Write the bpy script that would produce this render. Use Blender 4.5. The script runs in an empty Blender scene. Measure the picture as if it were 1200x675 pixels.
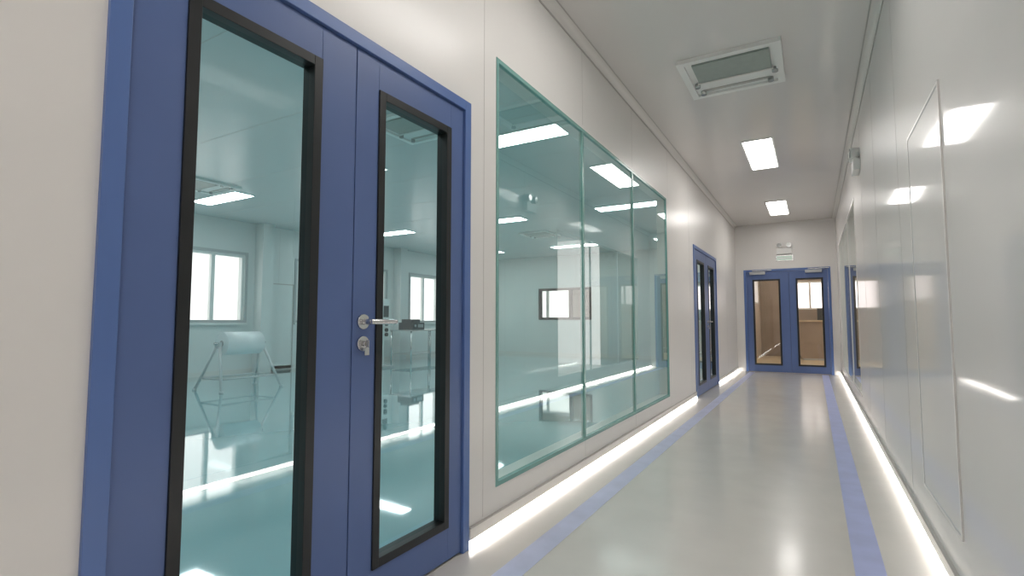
import bpy, bmesh, math
from mathutils import Vector, Matrix

scene = bpy.context.scene
scene.view_settings.view_transform = 'Standard'
scene.view_settings.exposure = 0.42

# ------------------------------------------------------------------ materials
def new_mat(name):
    m = bpy.data.materials.new(name); m.use_nodes = True
    nt = m.node_tree
    return m, nt, nt.nodes["Principled BSDF"]

def pmat(name, col, rough=0.5, metal=0.0, spec=0.5, var=0.0, vscale=3.0, bump=0.0, bscale=2.0, coat=0.0, crough=0.05):
    m, nt, b = new_mat(name)
    b.inputs["Base Color"].default_value = (*col, 1)
    b.inputs["Roughness"].default_value = rough
    b.inputs["Metallic"].default_value = metal
    b.inputs["Specular IOR Level"].default_value = spec
    b.inputs["Coat Weight"].default_value = coat
    b.inputs["Coat Roughness"].default_value = crough
    tc = nt.nodes.new("ShaderNodeTexCoord")
    if var > 0:
        n = nt.nodes.new("ShaderNodeTexNoise"); n.inputs["Scale"].default_value = vscale
        n.inputs["Detail"].default_value = 5
        nt.links.new(tc.outputs["Object"], n.inputs["Vector"])
        r = nt.nodes.new("ShaderNodeValToRGB")
        r.color_ramp.elements[0].position = 0.3; r.color_ramp.elements[1].position = 0.7
        r.color_ramp.elements[0].color = (*[c*(1-var) for c in col], 1)
        r.color_ramp.elements[1].color = (*[min(1, c*(1+var)) for c in col], 1)
        nt.links.new(n.outputs["Fac"], r.inputs["Fac"])
        nt.links.new(r.outputs["Color"], b.inputs["Base Color"])
    if bump > 0:
        n2 = nt.nodes.new("ShaderNodeTexNoise"); n2.inputs["Scale"].default_value = bscale
        n2.inputs["Detail"].default_value = 1
        nt.links.new(tc.outputs["Object"], n2.inputs["Vector"])
        bp = nt.nodes.new("ShaderNodeBump"); bp.inputs["Strength"].default_value = bump
        bp.inputs["Distance"].default_value = 0.02
        nt.links.new(n2.outputs["Fac"], bp.inputs["Height"])
        nt.links.new(bp.outputs["Normal"], b.inputs["Normal"])
        nt.links.new(bp.outputs["Normal"], b.inputs["Coat Normal"])
    return m

def emat(name, col, s):
    m, nt, b = new_mat(name)
    b.inputs["Base Color"].default_value = (*col, 1)
    b.inputs["Emission Color"].default_value = (*col, 1)
    b.inputs["Emission Strength"].default_value = s
    return m

def glass(name, tint, base=0.07, power=4.0):
    m = bpy.data.materials.new(name); m.use_nodes = True
    nt = m.node_tree; nt.nodes.clear()
    out = nt.nodes.new("ShaderNodeOutputMaterial")
    mix = nt.nodes.new("ShaderNodeMixShader")
    tr = nt.nodes.new("ShaderNodeBsdfTransparent"); tr.inputs[0].default_value = (*tint, 1)
    gl = nt.nodes.new("ShaderNodeBsdfGlossy"); gl.inputs["Roughness"].default_value = 0.01
    gl.inputs["Color"].default_value = (0.95, 1, 0.99, 1)
    lw = nt.nodes.new("ShaderNodeLayerWeight"); lw.inputs["Blend"].default_value = 0.5
    p = nt.nodes.new("ShaderNodeMath"); p.operation = 'POWER'; p.inputs[1].default_value = power
    ma = nt.nodes.new("ShaderNodeMath"); ma.operation = 'MULTIPLY_ADD'
    ma.inputs[1].default_value = 0.9; ma.inputs[2].default_value = base; ma.use_clamp = True
    nt.links.new(lw.outputs["Facing"], p.inputs[0]); nt.links.new(p.outputs[0], ma.inputs[0])
    nt.links.new(ma.outputs[0], mix.inputs[0])
    nt.links.new(tr.outputs[0], mix.inputs[1]); nt.links.new(gl.outputs[0], mix.inputs[2])
    nt.links.new(mix.outputs[0], out.inputs[0])
    return m

M_WALL = pmat("wall_panel_offwhite", (0.735, 0.715, 0.69), 0.40, spec=0.4, var=0.015, vscale=1.2, bump=0.05, bscale=1.1, coat=0.30, crough=0.22)
M_WALLG = pmat("wall_panel_offwhite_gloss", (0.73, 0.71, 0.685), 0.38, spec=0.45, var=0.015, vscale=1.2, bump=0.10, bscale=1.2, coat=0.60, crough=0.065)
M_WALLR = pmat("wall_room_white", (0.72, 0.74, 0.73), 0.4, var=0.01)
M_CEIL = pmat("ceiling_panel", (0.69, 0.665, 0.645), 0.35, var=0.015, vscale=1, bump=0.04, coat=0.5, crough=0.10)
M_CEILR = pmat("ceiling_room_panel", (0.58, 0.63, 0.63), 0.25, var=0.01)
M_SEAM = pmat("panel_joint_grey", (0.46, 0.44, 0.42), 0.5)
M_TRIM = pmat("trim_white_aluminium", (0.72, 0.70, 0.67), 0.3)
M_FLOOR = pmat("epoxy_floor_warm_grey", (0.62, 0.59, 0.55), 0.26, var=0.03, vscale=4, coat=0.25, crough=0.12)
M_FLOORR = pmat("epoxy_floor_turquoise", (0.30, 0.57, 0.61), 0.05, var=0.02, vscale=0.8, bump=0.07, bscale=1.5, coat=1.0, crough=0.03)
M_STRIPE = pmat("floor_tape_blue", (0.41, 0.45, 0.72), 0.45, var=0.08, vscale=6)
M_STRIPE2 = pmat("floor_tape_blue_worn", (0.50, 0.53, 0.71), 0.45, var=0.08, vscale=6)
M_BLUE = pmat("door_paint_blue", (0.088, 0.140, 0.315), 0.38, var=0.03, vscale=5)
M_BLUEF = pmat("door_frame_paint_blue", (0.092, 0.165, 0.395), 0.35)
M_BLACK = pmat("gasket_black", (0.008, 0.009, 0.01), 0.4)
M_DARK = pmat("gap_dark", (0.02, 0.025, 0.05), 0.7)
M_STEEL = pmat("brushed_steel", (0.62, 0.62, 0.62), 0.25, metal=1.0, var=0.03, vscale=30)
M_TEAL = pmat("glass_edge_teal", (0.18, 0.36, 0.33), 0.25)
M_GLASS = glass("tinted_glass", (0.66, 0.80, 0.81), 0.11)
M_GLASSB = glass("window_glass_teal", (0.60, 0.77, 0.75), 0.15)
M_GLASSP = glass("window_glass_pale", (0.85, 0.90, 0.88), 0.12)
M_CLEAR = glass("clear_glass", (0.93, 0.95, 0.94), 0.05)
M_LAMP = emat("led_panel_white", (1.0, 0.965, 0.93), 11)
M_LAMPR = emat("led_panel_room", (1.0, 1.0, 1.0), 13)
M_LAMPW = emat("warm_lamp", (1.0, 0.88, 0.72), 24)
M_STRIP = emat("led_strip_white", (1.0, 0.96, 0.92), 8)
M_WHITE = pmat("plastic_white", (0.8, 0.8, 0.78), 0.35)
M_LENS = pmat("lamp_lens", (0.55, 0.56, 0.55), 0.1, metal=0.5)
M_DIFF = pmat("diffuser_grey_green", (0.30, 0.35, 0.32), 0.3, var=0.05, vscale=20)
M_ROLL = pmat("film_roll_white", (0.92, 0.92, 0.93), 0.3)
M_LEG = pmat("stand_enamel_grey", (0.62, 0.64, 0.65), 0.3)
M_MACH = pmat("machine_dark_grey", (0.05, 0.055, 0.06), 0.4)
M_GREYM = pmat("machine_grey", (0.45, 0.47, 0.48), 0.4)
M_BROWN = pmat("lobby_wall_tan", (0.66, 0.58, 0.50), 0.4, var=0.1, vscale=2)
M_BROWND = pmat("lobby_wall_brown", (0.34, 0.27, 0.22), 0.5, var=0.1, vscale=2)
M_BROWNF = pmat("lobby_floor_wood", (0.58, 0.47, 0.32), 0.3, var=0.15, vscale=4)
M_GREEN = emat("sign_green", (0.45, 0.55, 0.48), 0.3)

# ------------------------------------------------------------------ mesh builder
class B:
    def __init__(s, name, fmap=None):
        s.name = name; s.bm = bmesh.new(); s.mats = []; s.f = fmap or (lambda u, v, z: (u, v, z))
    def mi(s, m):
        if m not in s.mats: s.mats.append(m)
        return s.mats.index(m)
    def box(s, a, b, mat):
        p = s.f(*a); q = s.f(*b)
        lo = [min(p[i], q[i]) for i in range(3)]; hi = [max(p[i], q[i]) for i in range(3)]
        v = [s.bm.verts.new((x, y, z)) for x in (lo[0], hi[0]) for y in (lo[1], hi[1]) for z in (lo[2], hi[2])]
        k = s.mi(mat)
        for idx in ((0,1,3,2),(4,6,7,5),(0,4,5,1),(2,3,7,6),(0,2,6,4),(1,5,7,3)):
            f = s.bm.faces.new([v[i] for i in idx]); f.material_index = k
        return s
    def quad(s, pts, mat):
        f = s.bm.faces.new([s.bm.verts.new(s.f(*p)) for p in pts]); f.material_index = s.mi(mat)
    def cyl(s, p, q, r, mat, seg=28, r2=None):
        p = Vector(s.f(*p)); q = Vector(s.f(*q)); d = q - p
        r2 = r if r2 is None else r2
        rot = d.to_track_quat('Z', 'Y').to_matrix()
        k = s.mi(mat)
        A = []; C = []
        for i in range(seg):
            t = 2*math.pi*i/seg; o = Vector((math.cos(t), math.sin(t), 0))
            A.append(s.bm.verts.new(p + rot @ (o*r))); C.append(s.bm.verts.new(q + rot @ (o*r2)))
        for i in range(seg):
            j = (i+1) % seg
            f = s.bm.faces.new((A[i], A[j], C[j], C[i])); f.smooth = True; f.material_index = k
        s.bm.faces.new(A[::-1]).material_index = k
        s.bm.faces.new(C).material_index = k
    def ring(s, u0, u1, z0, z1, w, v0, v1, mat):   # rectangular frame in u/z plane
        s.box((u0, v0, z0), (u0+w, v1, z1), mat); s.box((u1-w, v0, z0), (u1, v1, z1), mat)
        s.box((u0+w, v0, z0), (u1-w, v1, z0+w), mat); s.box((u0+w, v0, z1-w), (u1-w, v1, z1), mat)
    def done(s, bevel=0):
        bmesh.ops.recalc_face_normals(s.bm, faces=s.bm.faces)
        me = bpy.data.meshes.new(s.name); s.bm.to_mesh(me); s.bm.free()
        for m in s.mats: me.materials.append(m)
        o = bpy.data.objects.new(s.name, me); scene.collection.objects.link(o)
        if bevel:
            md = o.modifiers.new("bevel", 'BEVEL'); md.width = bevel; md.segments = 2; md.limit_method = 'ANGLE'
        return o

XL, XR = -1.35, 0.425          # corridor side walls
YE = 11.5                       # corridor end wall
YB = -4.0
H = 2.97
XW = -9.7                       # clean room window wall
YR0, YR1 = -1.5, 14.0

def wall(name, axis, t0, t1, u0, u1, openings, mat, z1=H, seams=(), side=None):
    """axis 'x': wall thickness along x, runs along y ; axis 'y': thickness along y, runs along x"""
    f = (lambda u, v, z: (v, u, z)) if axis == 'x' else (lambda u, v, z: (u, v, z))
    b = B(name, f); cur = u0
    for (a, c, za, zb) in sorted(openings):
        if a > cur: b.box((cur, t0, 0), (a, t1, z1), mat)
        if za > 0: b.box((a, t0, 0), (c, t1, za), mat)
        if zb < z1: b.box((a, t0, zb), (c, t1, z1), mat)
        cur = c
    if cur < u1: b.box((cur, t0, 0), (u1, t1, z1), mat)
    for sy in seams:
        spans = [(0.1, z1-0.06)]
        for (a, c, za, zb) in openings:
            if a-0.002 < sy < c+0.002:
                spans = []
                if za > 0.1: spans.append((0.1, za-0.005))
                spans.append((zb+0.03, z1-0.06))
        for (a, c) in spans:
            b.box((sy-0.0015, side, a), (sy+0.0015, side + (0.0006 if side > (t0+t1)/2 else -0.0006), c), M_SEAM)
    return b.done()

D1 = (0.51, 1.925, 0, 2.01)
W1 = (2.16, 5.67, 0.205, 2.345)
D2 = (7.10, 8.95, 0, 2.03)
wall("wall_left", 'x', XL-0.1, XL, YB, YR1, [D1, W1, D2], M_WALL,
     seams=[-2.2, -1.05, 0.1, 2.05, 3.30, 4.45, 5.75, 6.85, 10.1], side=XL)
RW = (6.65, 10.6, 0.205, 2.345)
wall("wall_right", 'x', XR, XR+0.1, YB, YE+0.1, [RW], M_WALLG,
     seams=[-2.2, -1.05, 0.1, 1.2, 3.45, 4.6, 5.7, 11.0], side=XR)
D3 = (-1.20, 0.315, 0, 2.05)
wall("wall_end", 'y', YE, YE+0.1, XL, XR, [D3], M_WALL)
wall("wall_back", 'y', YB-0.1, YB, XL-0.1, XR+0.1, [], M_WALL)

# floors / ceilings
B("floor_corridor").box((XL-0.05, YB-0.1, -0.1), (XR+0.1, YE+0.05, 0), M_FLOOR).done()
B("ceiling_corridor").box((XL-0.05, YB-0.1, H), (XR+0.1, YE+0.1, H+0.1), M_CEIL).done()
B("floor_cleanroom").box((XW-0.1, YR0-0.1, -0.1), (XL-0.05, YR1+0.1, 0), M_FLOORR).done()
b = B("ceiling_cleanroom").box((XW-0.1, YR0-0.1, H), (XL-0.05, YR1+0.1, H+0.1), M_CEILR)
y = YR0+1.15
while y < YR1:
    b.box((XW, y-0.004, H-0.001), (XL-0.1, y+0.004, H), M_SEAM); y += 1.15
b.done()
# floor marking tape
b = B("floor_marking_tape")
b.box((-1.13, YB, 0), (-1.025, YE-0.1, 0.0012), M_STRIPE2)
b.box((0.112, YB, 0), (0.220, YE-0.1, 0.0012), M_STRIPE); b.done()

# cove trims at ceiling
def cove(name, x, sgn, y0, y1, mat, r=0.05):
    b = B(name); k = b.mi(mat); n = 8; prev = None
    pts = [(0, -r)] + [(r - r*math.cos(t), -r + r*math.sin(t)) for t in [math.pi/2*i/n for i in range(1, n+1)]]
    for (dx, dz) in pts:
        cur = [b.bm.verts.new((x+sgn*dx, yy, H+dz)) for yy in (y0, y1)]
        if prev:
            f = b.bm.faces.new((prev[0], prev[1], cur[1], cur[0])); f.material_index = k; f.smooth = True
        prev = cur
    b.box((x, y0, H-r-0.012), (x+sgn*0.004, y1, H-r), M_SEAM)
    b.box((x+sgn*r, y0, H-0.003), (x+sgn*(r+0.008), y1, H), M_SEAM)
    return b.done()
cove("trim_1", XL, 1, YB, YE, M_TRIM)
cove("trim_2", XR, -1, YB, YE, M_TRIM)
b = B("trim_3"); b.box((XL, YE-0.03, H-0.03), (XR, YE, H), M_TRIM); b.done()

# baseboards with LED strip
def base(name, x, sgn, spans):
    b = B(name)
    for (a, c) in spans:
        b.box((x, a, 0.035), (x+sgn*0.012, c, 0.085), M_TRIM)
        b.box((x, a, 0.085), (x+sgn*0.014, c, 0.090), M_SEAM)
        b.box((x, a, 0.0), (x+sgn*0.004, c, 0.035), M_TRIM)
        b.box((x+sgn*0.004, a, 0.006), (x+sgn*0.011, c, 0.030), M_STRIP)
    return b.done()
base("baseboard_left", XL, 1, [(YB, 0.50), (1.935, 7.09), (8.96, YE)])
base("baseboard_right", XR, -1, [(YB, YE)])
b = B("baseboard_end"); b.box((XL+0.012, YE-0.012, 0), (-1.21, YE, 0.085), M_TRIM); b.box((0.325, YE-0.012, 0), (XR-0.012, YE, 0.085), M_TRIM); b.done()

# ------------------------------------------------------------------ doors
def double_door(name, f, u0, u1, top, seam, g1, g2, handle=True, gz=(0.14, 1.85), closer=False, glassm=M_GLASS, thick=0.1):
    b = B(name, f); fw = 0.045
    # frame
    b.box((u0, -thick, 0), (u0+fw, 0.012, top), M_BLUEF); b.box((u1-fw, -thick, 0), (u1, 0.012, top), M_BLUEF)
    b.box((u0+fw, -thick, top-fw), (u1-fw, 0.012, top), M_BLUEF)
    lt = top-fw-0.004
    for (a, c, g) in ((u0+fw+0.003, seam-0.002, g1), (seam+0.002, u1-fw-0.003, g2)):
        b.box((a, -0.045, 0.008), (g[0], 0.0, lt), M_BLUE); b.box((g[1], -0.045, 0.008), (c, 0.0, lt), M_BLUE)
        b.box((g[0], -0.045, 0.008), (g[1], 0.0, gz[0]), M_BLUE); b.box((g[0], -0.045, gz[1]), (g[1], 0.0, lt), M_BLUE)
        b.ring(g[0], g[1], gz[0], gz[1], 0.032, -0.05, 0.006, M_BLACK)
        b.quad([(g[0]+.03, -0.022, gz[0]+.03), (g[1]-.03, -0.022, gz[0]+.03), (g[1]-.03, -0.022, gz[1]-.03), (g[0]+.03, -0.022, gz[1]-.03)], glassm)
    b.box((seam-0.02, -0.05, 0.008), (seam+0.02, -0.045, lt), M_DARK)
    if handle:
        hu = seam+0.045
        b.cyl((hu, 0, 1.0), (hu, 0.010, 1.0), 0.026, M_STEEL)
        b.cyl((hu, 0.010, 1.0), (hu, 0.050, 1.0), 0.010, M_STEEL)
        b.cyl((hu-0.008, 0.050, 1.0), (hu+0.112, 0.050, 1.0), 0.0095, M_STEEL)
        b.cyl((hu+0.112, 0.050, 1.0), (hu+0.119, 0.044, 1.0), 0.0095, M_STEEL, r2=0.006)
        b.cyl((hu, 0, 0.925), (hu, 0.010, 0.925), 0.026, M_STEEL)
        b.cyl((hu, 0.010, 0.925), (hu, 0.022, 0.925), 0.009, M_STEEL)
        b.box((hu-0.002, 0.022, 0.913), (hu+0.002, 0.036, 0.937), M_STEEL)
        b.box((hu-0.009, 0.022, 0.885), (hu+0.012, 0.026, 0.912), M_STEEL)
    if closer:
        for (a, c) in ((seam-0.70, seam-0.42), (seam+0.28, seam+0.56)):
            b.box((a, 0, top-0.10), (c, 0.06, top-0.045), M_GREYM)
            b.box((a+0.05, 0.03, top-0.03), (c+0.12, 0.045, top-0.015), M_STEEL)
    return b.done(0.0015)

fl = lambda u, v, z: (XL+v, u, z)
double_door("door_1", fl, D1[0], D1[1], D1[3], 1.242, (0.68, 1.095), (1.35, 1.785))
double_door("door_2", fl, D2[0], D2[1], D2[3], 8.03, (7.33, 7.87), (8.20, 8.70))
fe = lambda u, v, z: (u, YE-v, z)
double_door("door_3", fe, D3[0], D3[1], D3[3], -0.385, (-1.04, -0.54), (-0.27, 0.19), handle=False, closer=True, glassm=M_CLEAR)

# ------------------------------------------------------------------ windows in corridor walls
def obs_window(name, f, W, mull, glassm, edge):
    b = B(name, f); u0, u1, z0, z1 = W
    b.ring(u0, u1, z0, z1, 0.022, -0.02, 0.004, edge)
    b.ring(u0, u1, z0, z1, 0.022, -0.1, -0.02, M_TRIM)
    for m in mull:
        b.box((m-0.013, -0.022, z0+0.022), (m+0.013, 0.002, z1-0.022), edge)
    es = [u0+0.02]+list(mull)+[u1-0.02]
    for i in range(len(es)-1):
        b.quad([(es[i], -0.004, z0+.02), (es[i+1], -0.004, z0+.02), (es[i+1], -0.004, z1-.02), (es[i], -0.004, z1-.02)], glassm)
    return b.done()
obs_window("window_1", fl, W1, (3.30, 4.45), M_GLASSB, M_TEAL)
fr = lambda u, v, z: (XR-v, u, z)
obs_window("window_2", fr, RW, (7.95, 9.3), M_GLASSP, M_TRIM)

# ------------------------------------------------------------------ clean room shell
wins = [(3.7, 6.15, 0.98, 2.32), (7.33, 10.06, 0.98, 2.32), (11.0, 13.5, 0.98, 2.32)]
wins0 = [(-0.2, 2.5, 0.98, 2.32)]
wall("wall_cleanroom_outer", 'x', XW-0.2, XW, YR0-0.1, YR1+0.1, wins0+wins, M_WALLR, seams=[2.9, 6.9, 10.5], side=XW)
IW = (-7.2, -5.5, 1.06, 2.0)
wall("wall_cleanroom_end", 'y', YR1, YR1+0.1, XW, XL-0.1, [IW], M_WALLR, seams=[-8.4, -4.9, -3.7, -2.5], side=YR1)
wall("wall_cleanroom_near", 'y', YR0-0.1, YR0, XW, XL-0.1, [], M_WALLR)
def ext_window(name, W):
    f = lambda u, v, z: (XW+v, u, z)
    b = B(name, f); u0, u1, z0, z1 = W
    b.ring(u0, u1, z0, z1, 0.055, -0.14, -0.02, M_WHITE)
    n = 4
    for i in range(1, n):
        m = u0+(u1-u0)*i/n
        w = 0.035 if i != 2 else 0.05
        b.box((m-w, -0.12, z0+.055), (m+w, -0.04, z1-.055), M_WHITE)
    b.box((u0-0.05, -0.02, z0-0.04), (u1+0.05, 0.05, z0), M_WHITE)
    b.ring(u0-0.05, u1+0.05, z0-0.0, z1+0.05, 0.05, 0.0, 0.015, M_GREYM)
    b.quad([(u0, -0.08, z0), (u1, -0.08, z0), (u1, -0.08, z1), (u0, -0.08, z1)], M_CLEAR)
    return b.done()
for i, w in enumerate(wins0+wins): ext_window("window_%d" % (i+3), w)
# pilasters on window wall
for i, yy in enumerate((6.35, 10.35)):
    B("column_%d" % (i+1)).box((XW, yy, 0), (XW+0.25, yy+0.25, H), M_WALLR).done()
# flush service door on window wall
b = B("door_4", lambda u, v, z: (XW+v, u, z))
b.box((6.68, 0, 0.02), (7.24, 0.012, 1.78), M_WALLR); b.ring(6.66, 7.26, 0.0, 1.80, 0.02, 0, 0.02, M_SEAM); b.done()
# interior black framed window in end wall
b = B("window_7", lambda u, v, z: (u, YR1-v, z))
b.ring(IW[0], IW[1], IW[2], IW[3], 0.07, -0.1, 0.02, M_BLACK)
b.box((-6.20, -0.1, IW[2]), (-6.13, 0.02, IW[3]), M_BLACK)
b.quad([(IW[0], -0.05, IW[2]), (IW[1], -0.05, IW[2]), (IW[1], -0.05, IW[3]), (IW[0], -0.05, IW[3])], M_CLEAR); b.done()
# cleanroom skirting
b = B("baseboard_cleanroom"); b.box((XW, YR0, 0), (XW+0.012, YR1, 0.08), M_TRIM); b.box((XW+0.012, YR1-0.012, 0), (XL-0.1, YR1, 0.08), M_TRIM); b.done()

# annex behind the end wall
wall("wall_annex_end", 'y', 17.0, 17.1, -11.0, -3.0, [(-9.3, -7.5, 1.0, 2.3)], M_BROWND)
wall("wall_annex_left", 'x', -11.1, -11.0, YR1+0.1, 17.1, [], M_WALLR)
wall("wall_annex_right", 'x', -3.0, -2.9, YR1+0.1, 17.1, [], M_WALLR)
B("floor_annex").box((-11.1, YR1+0.1, -0.1), (-2.9, 17.1, 0), M_FLOORR).done()
B("ceiling_annex").box((-11.1, YR1+0.1, H), (-2.9, 17.1, H+0.1), M_CEILR).done()
b = B("window_8", lambda u, v, z: (u, 17.0-v, z)); b.ring(-9.3, -7.5, 1.0, 2.3, 0.05, -0.1, 0, M_WHITE)
b.box((-8.45, -0.08, 1.05), (-8.35, -0.02, 2.25), M_WHITE); b.done()

# lobby past the end doors
wall("wall_lobby_left", 'x', XL-0.1, XL, YR1+0.1, 17.1, [(14.3, 16.5, 1.5, 2.2)], M_BROWN)
wall("wall_lobby_right", 'x', 1.5, 1.6, YE+0.1, 17.1, [], M_BROWN)
wall("wall_lobby_end", 'y', 17.0, 17.1, XL, 1.5, [(-0.7, 0.6, 1.35, 2.15)], M_BROWND)
wall("wall_lobby_front", 'y', YE, YE+0.1, XR+0.1, 1.6, [], M_BROWN)
B("floor_lobby").box((XL-0.05, YE+0.05, -0.1), (1.6, 17.1, 0), M_BROWNF).done()
B("ceiling_lobby").box((XL-0.05, YE+0.1, H), (1.6, 17.1, H+0.1), M_CEIL).done()
b = B("window_9", lambda u, v, z: (u, 17.0-v, z)); b.ring(-0.7, 0.6, 1.35, 2.15, 0.04, -0.1, 0, M_WHITE)
b.box((-0.08, -0.08, 1.39), (-0.03, -0.02, 2.11), M_WHITE); b.done()
b = B("window_10", lambda u, v, z: (XL+v, u, z)); b.ring(14.3, 16.5, 1.5, 2.2, 0.04, -0.1, 0, M_WHITE)
b.box((15.37, -0.08, 1.54), (15.43, -0.02, 2.16), M_WHITE); b.done()
b = B("reception_cabinet"); b.box((-0.3, 15.6, 0.05), (0.8, 16.3, 1.0), M_BROWND); b.box((-0.35, 15.55, 1.0), (0.85, 16.35, 1.04), M_BROWNF)
b.box((-0.25, 15.59, 0), (0.75, 15.62, 0.05), M_GREYM); b.box((0.1, 15.9, 1.04), (0.5, 15.93, 1.35), M_MACH); b.box((0.26, 15.85, 1.04), (0.34, 15.99, 1.1), M_MACH); b.done()

# side room right of corridor
wall("wall_sideroom_far", 'x', 3.4, 3.5, 6.0, YE, [], M_WALLR)
wall("wall_sideroom_near", 'y', 5.9, 6.0, XR+0.1, 3.5, [], M_WALLR)
B("floor_sideroom").box((XR+0.1, 5.9, -0.1), (3.5, YE, 0), M_FLOOR).done()
B("ceiling_sideroom").box((XR+0.1, 5.9, H), (3.5, YE, H+0.1), M_CEILR).done()

# ------------------------------------------------------------------ right wall flush cabinet
b = B("electrical_cabinet_door", fr)
b.ring(2.36, 3.07, 0.245, 1.88, 0.012, 0, 0.006, M_TRIM)
b.box((2.374, 0, 0.259), (3.056, 0.004, 1.866), M_WALLG)
b.ring(2.372, 3.058, 0.257, 1.868, 0.004, 0.0, 0.0045, M_GREYM)
b.done()

# ------------------------------------------------------------------ ceiling lights
def panel(name, cx, cy, lx, ly, m):
    b = B(name)
    b.box((cx-lx/2-0.02, cy-ly/2-0.02, H-0.012), (cx+lx/2+0.02, cy+ly/2+0.02, H), M_WHITE)
    b.box((cx-lx/2, cy-ly/2, H-0.016), (cx+lx/2, cy+ly/2, H-0.0121), m)
    return b.done()
for yy in (-3.4, -0.4, 2.35, 6.65, 9.95): panel("ceiling_panel_light", -0.465, yy, 0.28, 1.15, M_LAMP)
for yy in (0.9, 4.7, 8.5, 12.3):
    for xx in (-8.1, -5.3, -2.6): panel("ceiling_panel_light", xx, yy, 1.2, 0.3, M_LAMPR)
panel("ceiling_panel_light", -6.5, 15.5, 1.2, 0.3, M_LAMP)
panel("ceiling_panel_light", 2.0, 8.5, 0.3, 1.2, M_LAMP)
panel("ceiling_panel_light", -0.4, 13.2, 0.3, 0.8, M_LAMPW)
panel("ceiling_panel_light", 0.3, 15.2, 0.3, 0.8, M_LAMPW)

# cassette vents
def vent(x0, y0, s=0.71):
    x1, y1 = x0+s, y0+s
    b = B("ceiling_air_diffuser")
    z = H
    w = 0.05
    b.box((x0, y0, z-0.03), (x0+w, y1, z), M_WHITE); b.box((x1-w, y0, z-0.03), (x1, y1, z), M_WHITE)
    b.box((x0+w, y0, z-0.03), (x1-w, y0+w, z), M_WHITE); b.box((x0+w, y1-w, z-0.03), (x1-w, y1, z), M_WHITE)
    b.box((x0+w, y0+w, z-0.012), (x1-w, y1-w, z), M_WHITE)
    b.box((x0+0.10, y0+0.09, z-0.028), (x1-0.08, y0+0.40, z-0.012), M_DIFF)
    b.box((x0+0.09, y0+0.40, z-0.034), (x1-0.07, y0+0.42, z-0.012), M_TRIM)
    b.box((x0+0.10, y1-0.13, z-0.02), (x1-0.10, y1-0.10, z-0.012), M_SEAM)
    for (cx, cy) in ((x0+0.1, y1-0.1), (x1-0.1, y1-0.1), (x0+0.08, y0+0.45), (x1-0.06, y0+0.45)):
        b.cyl((cx, cy, z-0.012), (cx, cy, z-0.045), 0.022, M_LENS)
    return b.done()
vent(-0.84, 3.91); vent(-7.9, 3.75); vent(-3.75, 3.55); vent(-5.6, 9.9)

# ------------------------------------------------------------------ emergency lamps
def emergency(name, f, u, z, sign=False):
    b = B(name, f)
    b.box((u-0.13, 0, z-0.06), (u+0.13, 0.055, z+0.05), M_WHITE)
    for s in (-1, 1):
        b.cyl((u+s*0.075, 0.03, z+0.05), (u+s*0.075, 0.03, z+0.08), 0.012, M_WHITE)
        b.cyl((u+s*0.08, 0.0, z+0.115), (u+s*0.085, 0.075, z+0.11), 0.038, M_WHITE, r2=0.05)
        b.cyl((u+s*0.085, 0.075, z+0.11), (u+s*0.085, 0.080, z+0.11), 0.043, M_LENS)
    if sign:
        b.box((u-0.15, 0, z-0.085), (u+0.15, 0.02, z-0.20), M_STEEL)
        b.box((u-0.135, 0.02, z-0.10), (u+0.135, 0.022, z-0.185), M_GREEN)
        b.box((u-0.11, 0.022, z-0.135), (u+0.11, 0.023, z-0.15), M_WHITE)
    return b.done(0.004)
emergency("emergency_light", fr, 5.8, 2.47)
emergency("emergency_light", fe, -0.45, 2.40, sign=True)

# ------------------------------------------------------------------ clean room contents
b = B("film_roll_stand")
cx, cy = -7.5, 4.72
# two A-frames (one each end) joined by low stretchers, roll on a steel axle
for sx in (-1, 1):
    for sy in (-1, 1):
        b.cyl((cx+sy*0.34, cy+sx*0.47, 0.0), (cx+sy*0.04, cy+sx*0.34, 0.64), 0.019, M_LEG)
        b.cyl((cx+sy*0.34, cy+sx*0.47, 0.0), (cx+sy*0.34, cy+sx*0.47, 0.03), 0.03, M_LEG)
    b.cyl((cx-0.25, cy+sx*0.43, 0.18), (cx+0.25, cy+sx*0.43, 0.18), 0.013, M_LEG)
    b.box((cx-0.06, cy+sx*0.34-0.02, 0.61), (cx+0.06, cy+sx*0.34+0.02, 0.70), M_LEG)
for sy in (-1, 1):
    b.cyl((cx+sy*0.25, cy-0.43, 0.18), (cx+sy*0.25, cy+0.43, 0.18), 0.014, M_LEG)
b.cyl((cx, cy-0.40, 0.68), (cx, cy+0.40, 0.68), 0.02, M_STEEL)
b.cyl((cx, cy-0.29, 0.68), (cx, cy+0.29, 0.68), 0.17, M_ROLL)
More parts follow.
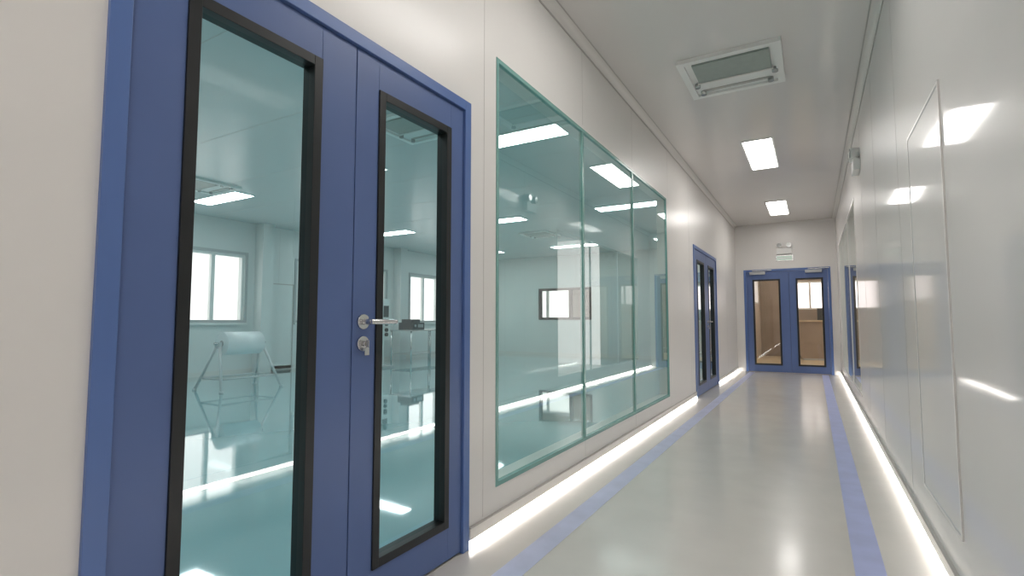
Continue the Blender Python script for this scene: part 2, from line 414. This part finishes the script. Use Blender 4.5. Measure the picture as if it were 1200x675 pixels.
b.cyl((cx, cy-0.295, 0.68), (cx, cy+0.295, 0.68), 0.045, M_GREYM)
b.done()

b = B("steel_workbench")
x0, x1, y0, y1 = -9.1, -8.4, 9.6, 11.1
b.box((x0, y0, 0.77), (x1, y1, 0.80), M_STEEL)
for xx in (x0+0.03, x1-0.03):
    for yy in (y0+0.03, (y0+y1)/2, y1-0.03): b.cyl((xx, yy, 0), (xx, yy, 0.77), 0.018, M_STEEL)
b.box((x0+0.03, y0+0.03, 0.2), (x1-0.03, y1-0.03, 0.215), M_STEEL); b.done()
b = B("bench_sealing_machine")
b.box((-8.95, 9.75, 0.80), (-8.5, 10.2, 0.98), M_MACH); b.box((-8.9, 9.8, 0.98), (-8.6, 10.15, 1.06), M_MACH)
b.cyl((-8.5, 9.85, 0.9), (-8.48, 9.85, 0.9), 0.03, M_GREYM); b.box((-8.5, 9.95, 0.86), (-8.495, 10.15, 0.94), M_GREYM); b.done(0.01)
b = B("control_pedestal")
b.box((-8.4, 8.25, 0), (-8.0, 8.6, 0.04), M_GREYM); b.cyl((-8.2, 8.42, 0.04), (-8.2, 8.42, 0.85), 0.035, M_WHITE)
b.box((-8.3, 8.3, 0.6), (-8.1, 8.55, 1.5), M_WHITE)
for z in (0.72, 0.82, 0.95): b.cyl((-8.1, 8.42, z), (-8.06, 8.42, z), 0.04, M_BLACK)
b.box((-8.1, 8.34, 1.1), (-8.095, 8.5, 1.35), M_MACH); b.done(0.005)

# ------------------------------------------------------------------ world
w = bpy.data.worlds.new("sky"); scene.world = w; w.use_nodes = True
bg = w.node_tree.nodes["Background"]; bg.inputs[0].default_value = (1.0, 0.86, 0.84, 1); bg.inputs[1].default_value = 1.8

# ------------------------------------------------------------------ camera
cam = bpy.data.cameras.new("camera"); co = bpy.data.objects.new("camera", cam); scene.collection.objects.link(co)
cam.sensor_width = 36; cam.lens = 605/1200*36; cam.clip_start = 0.02
co.location = (0, 0, 1.0)
co.rotation_euler = (math.radians(90+3.74), 0, math.radians(30.2))
scene.camera = co
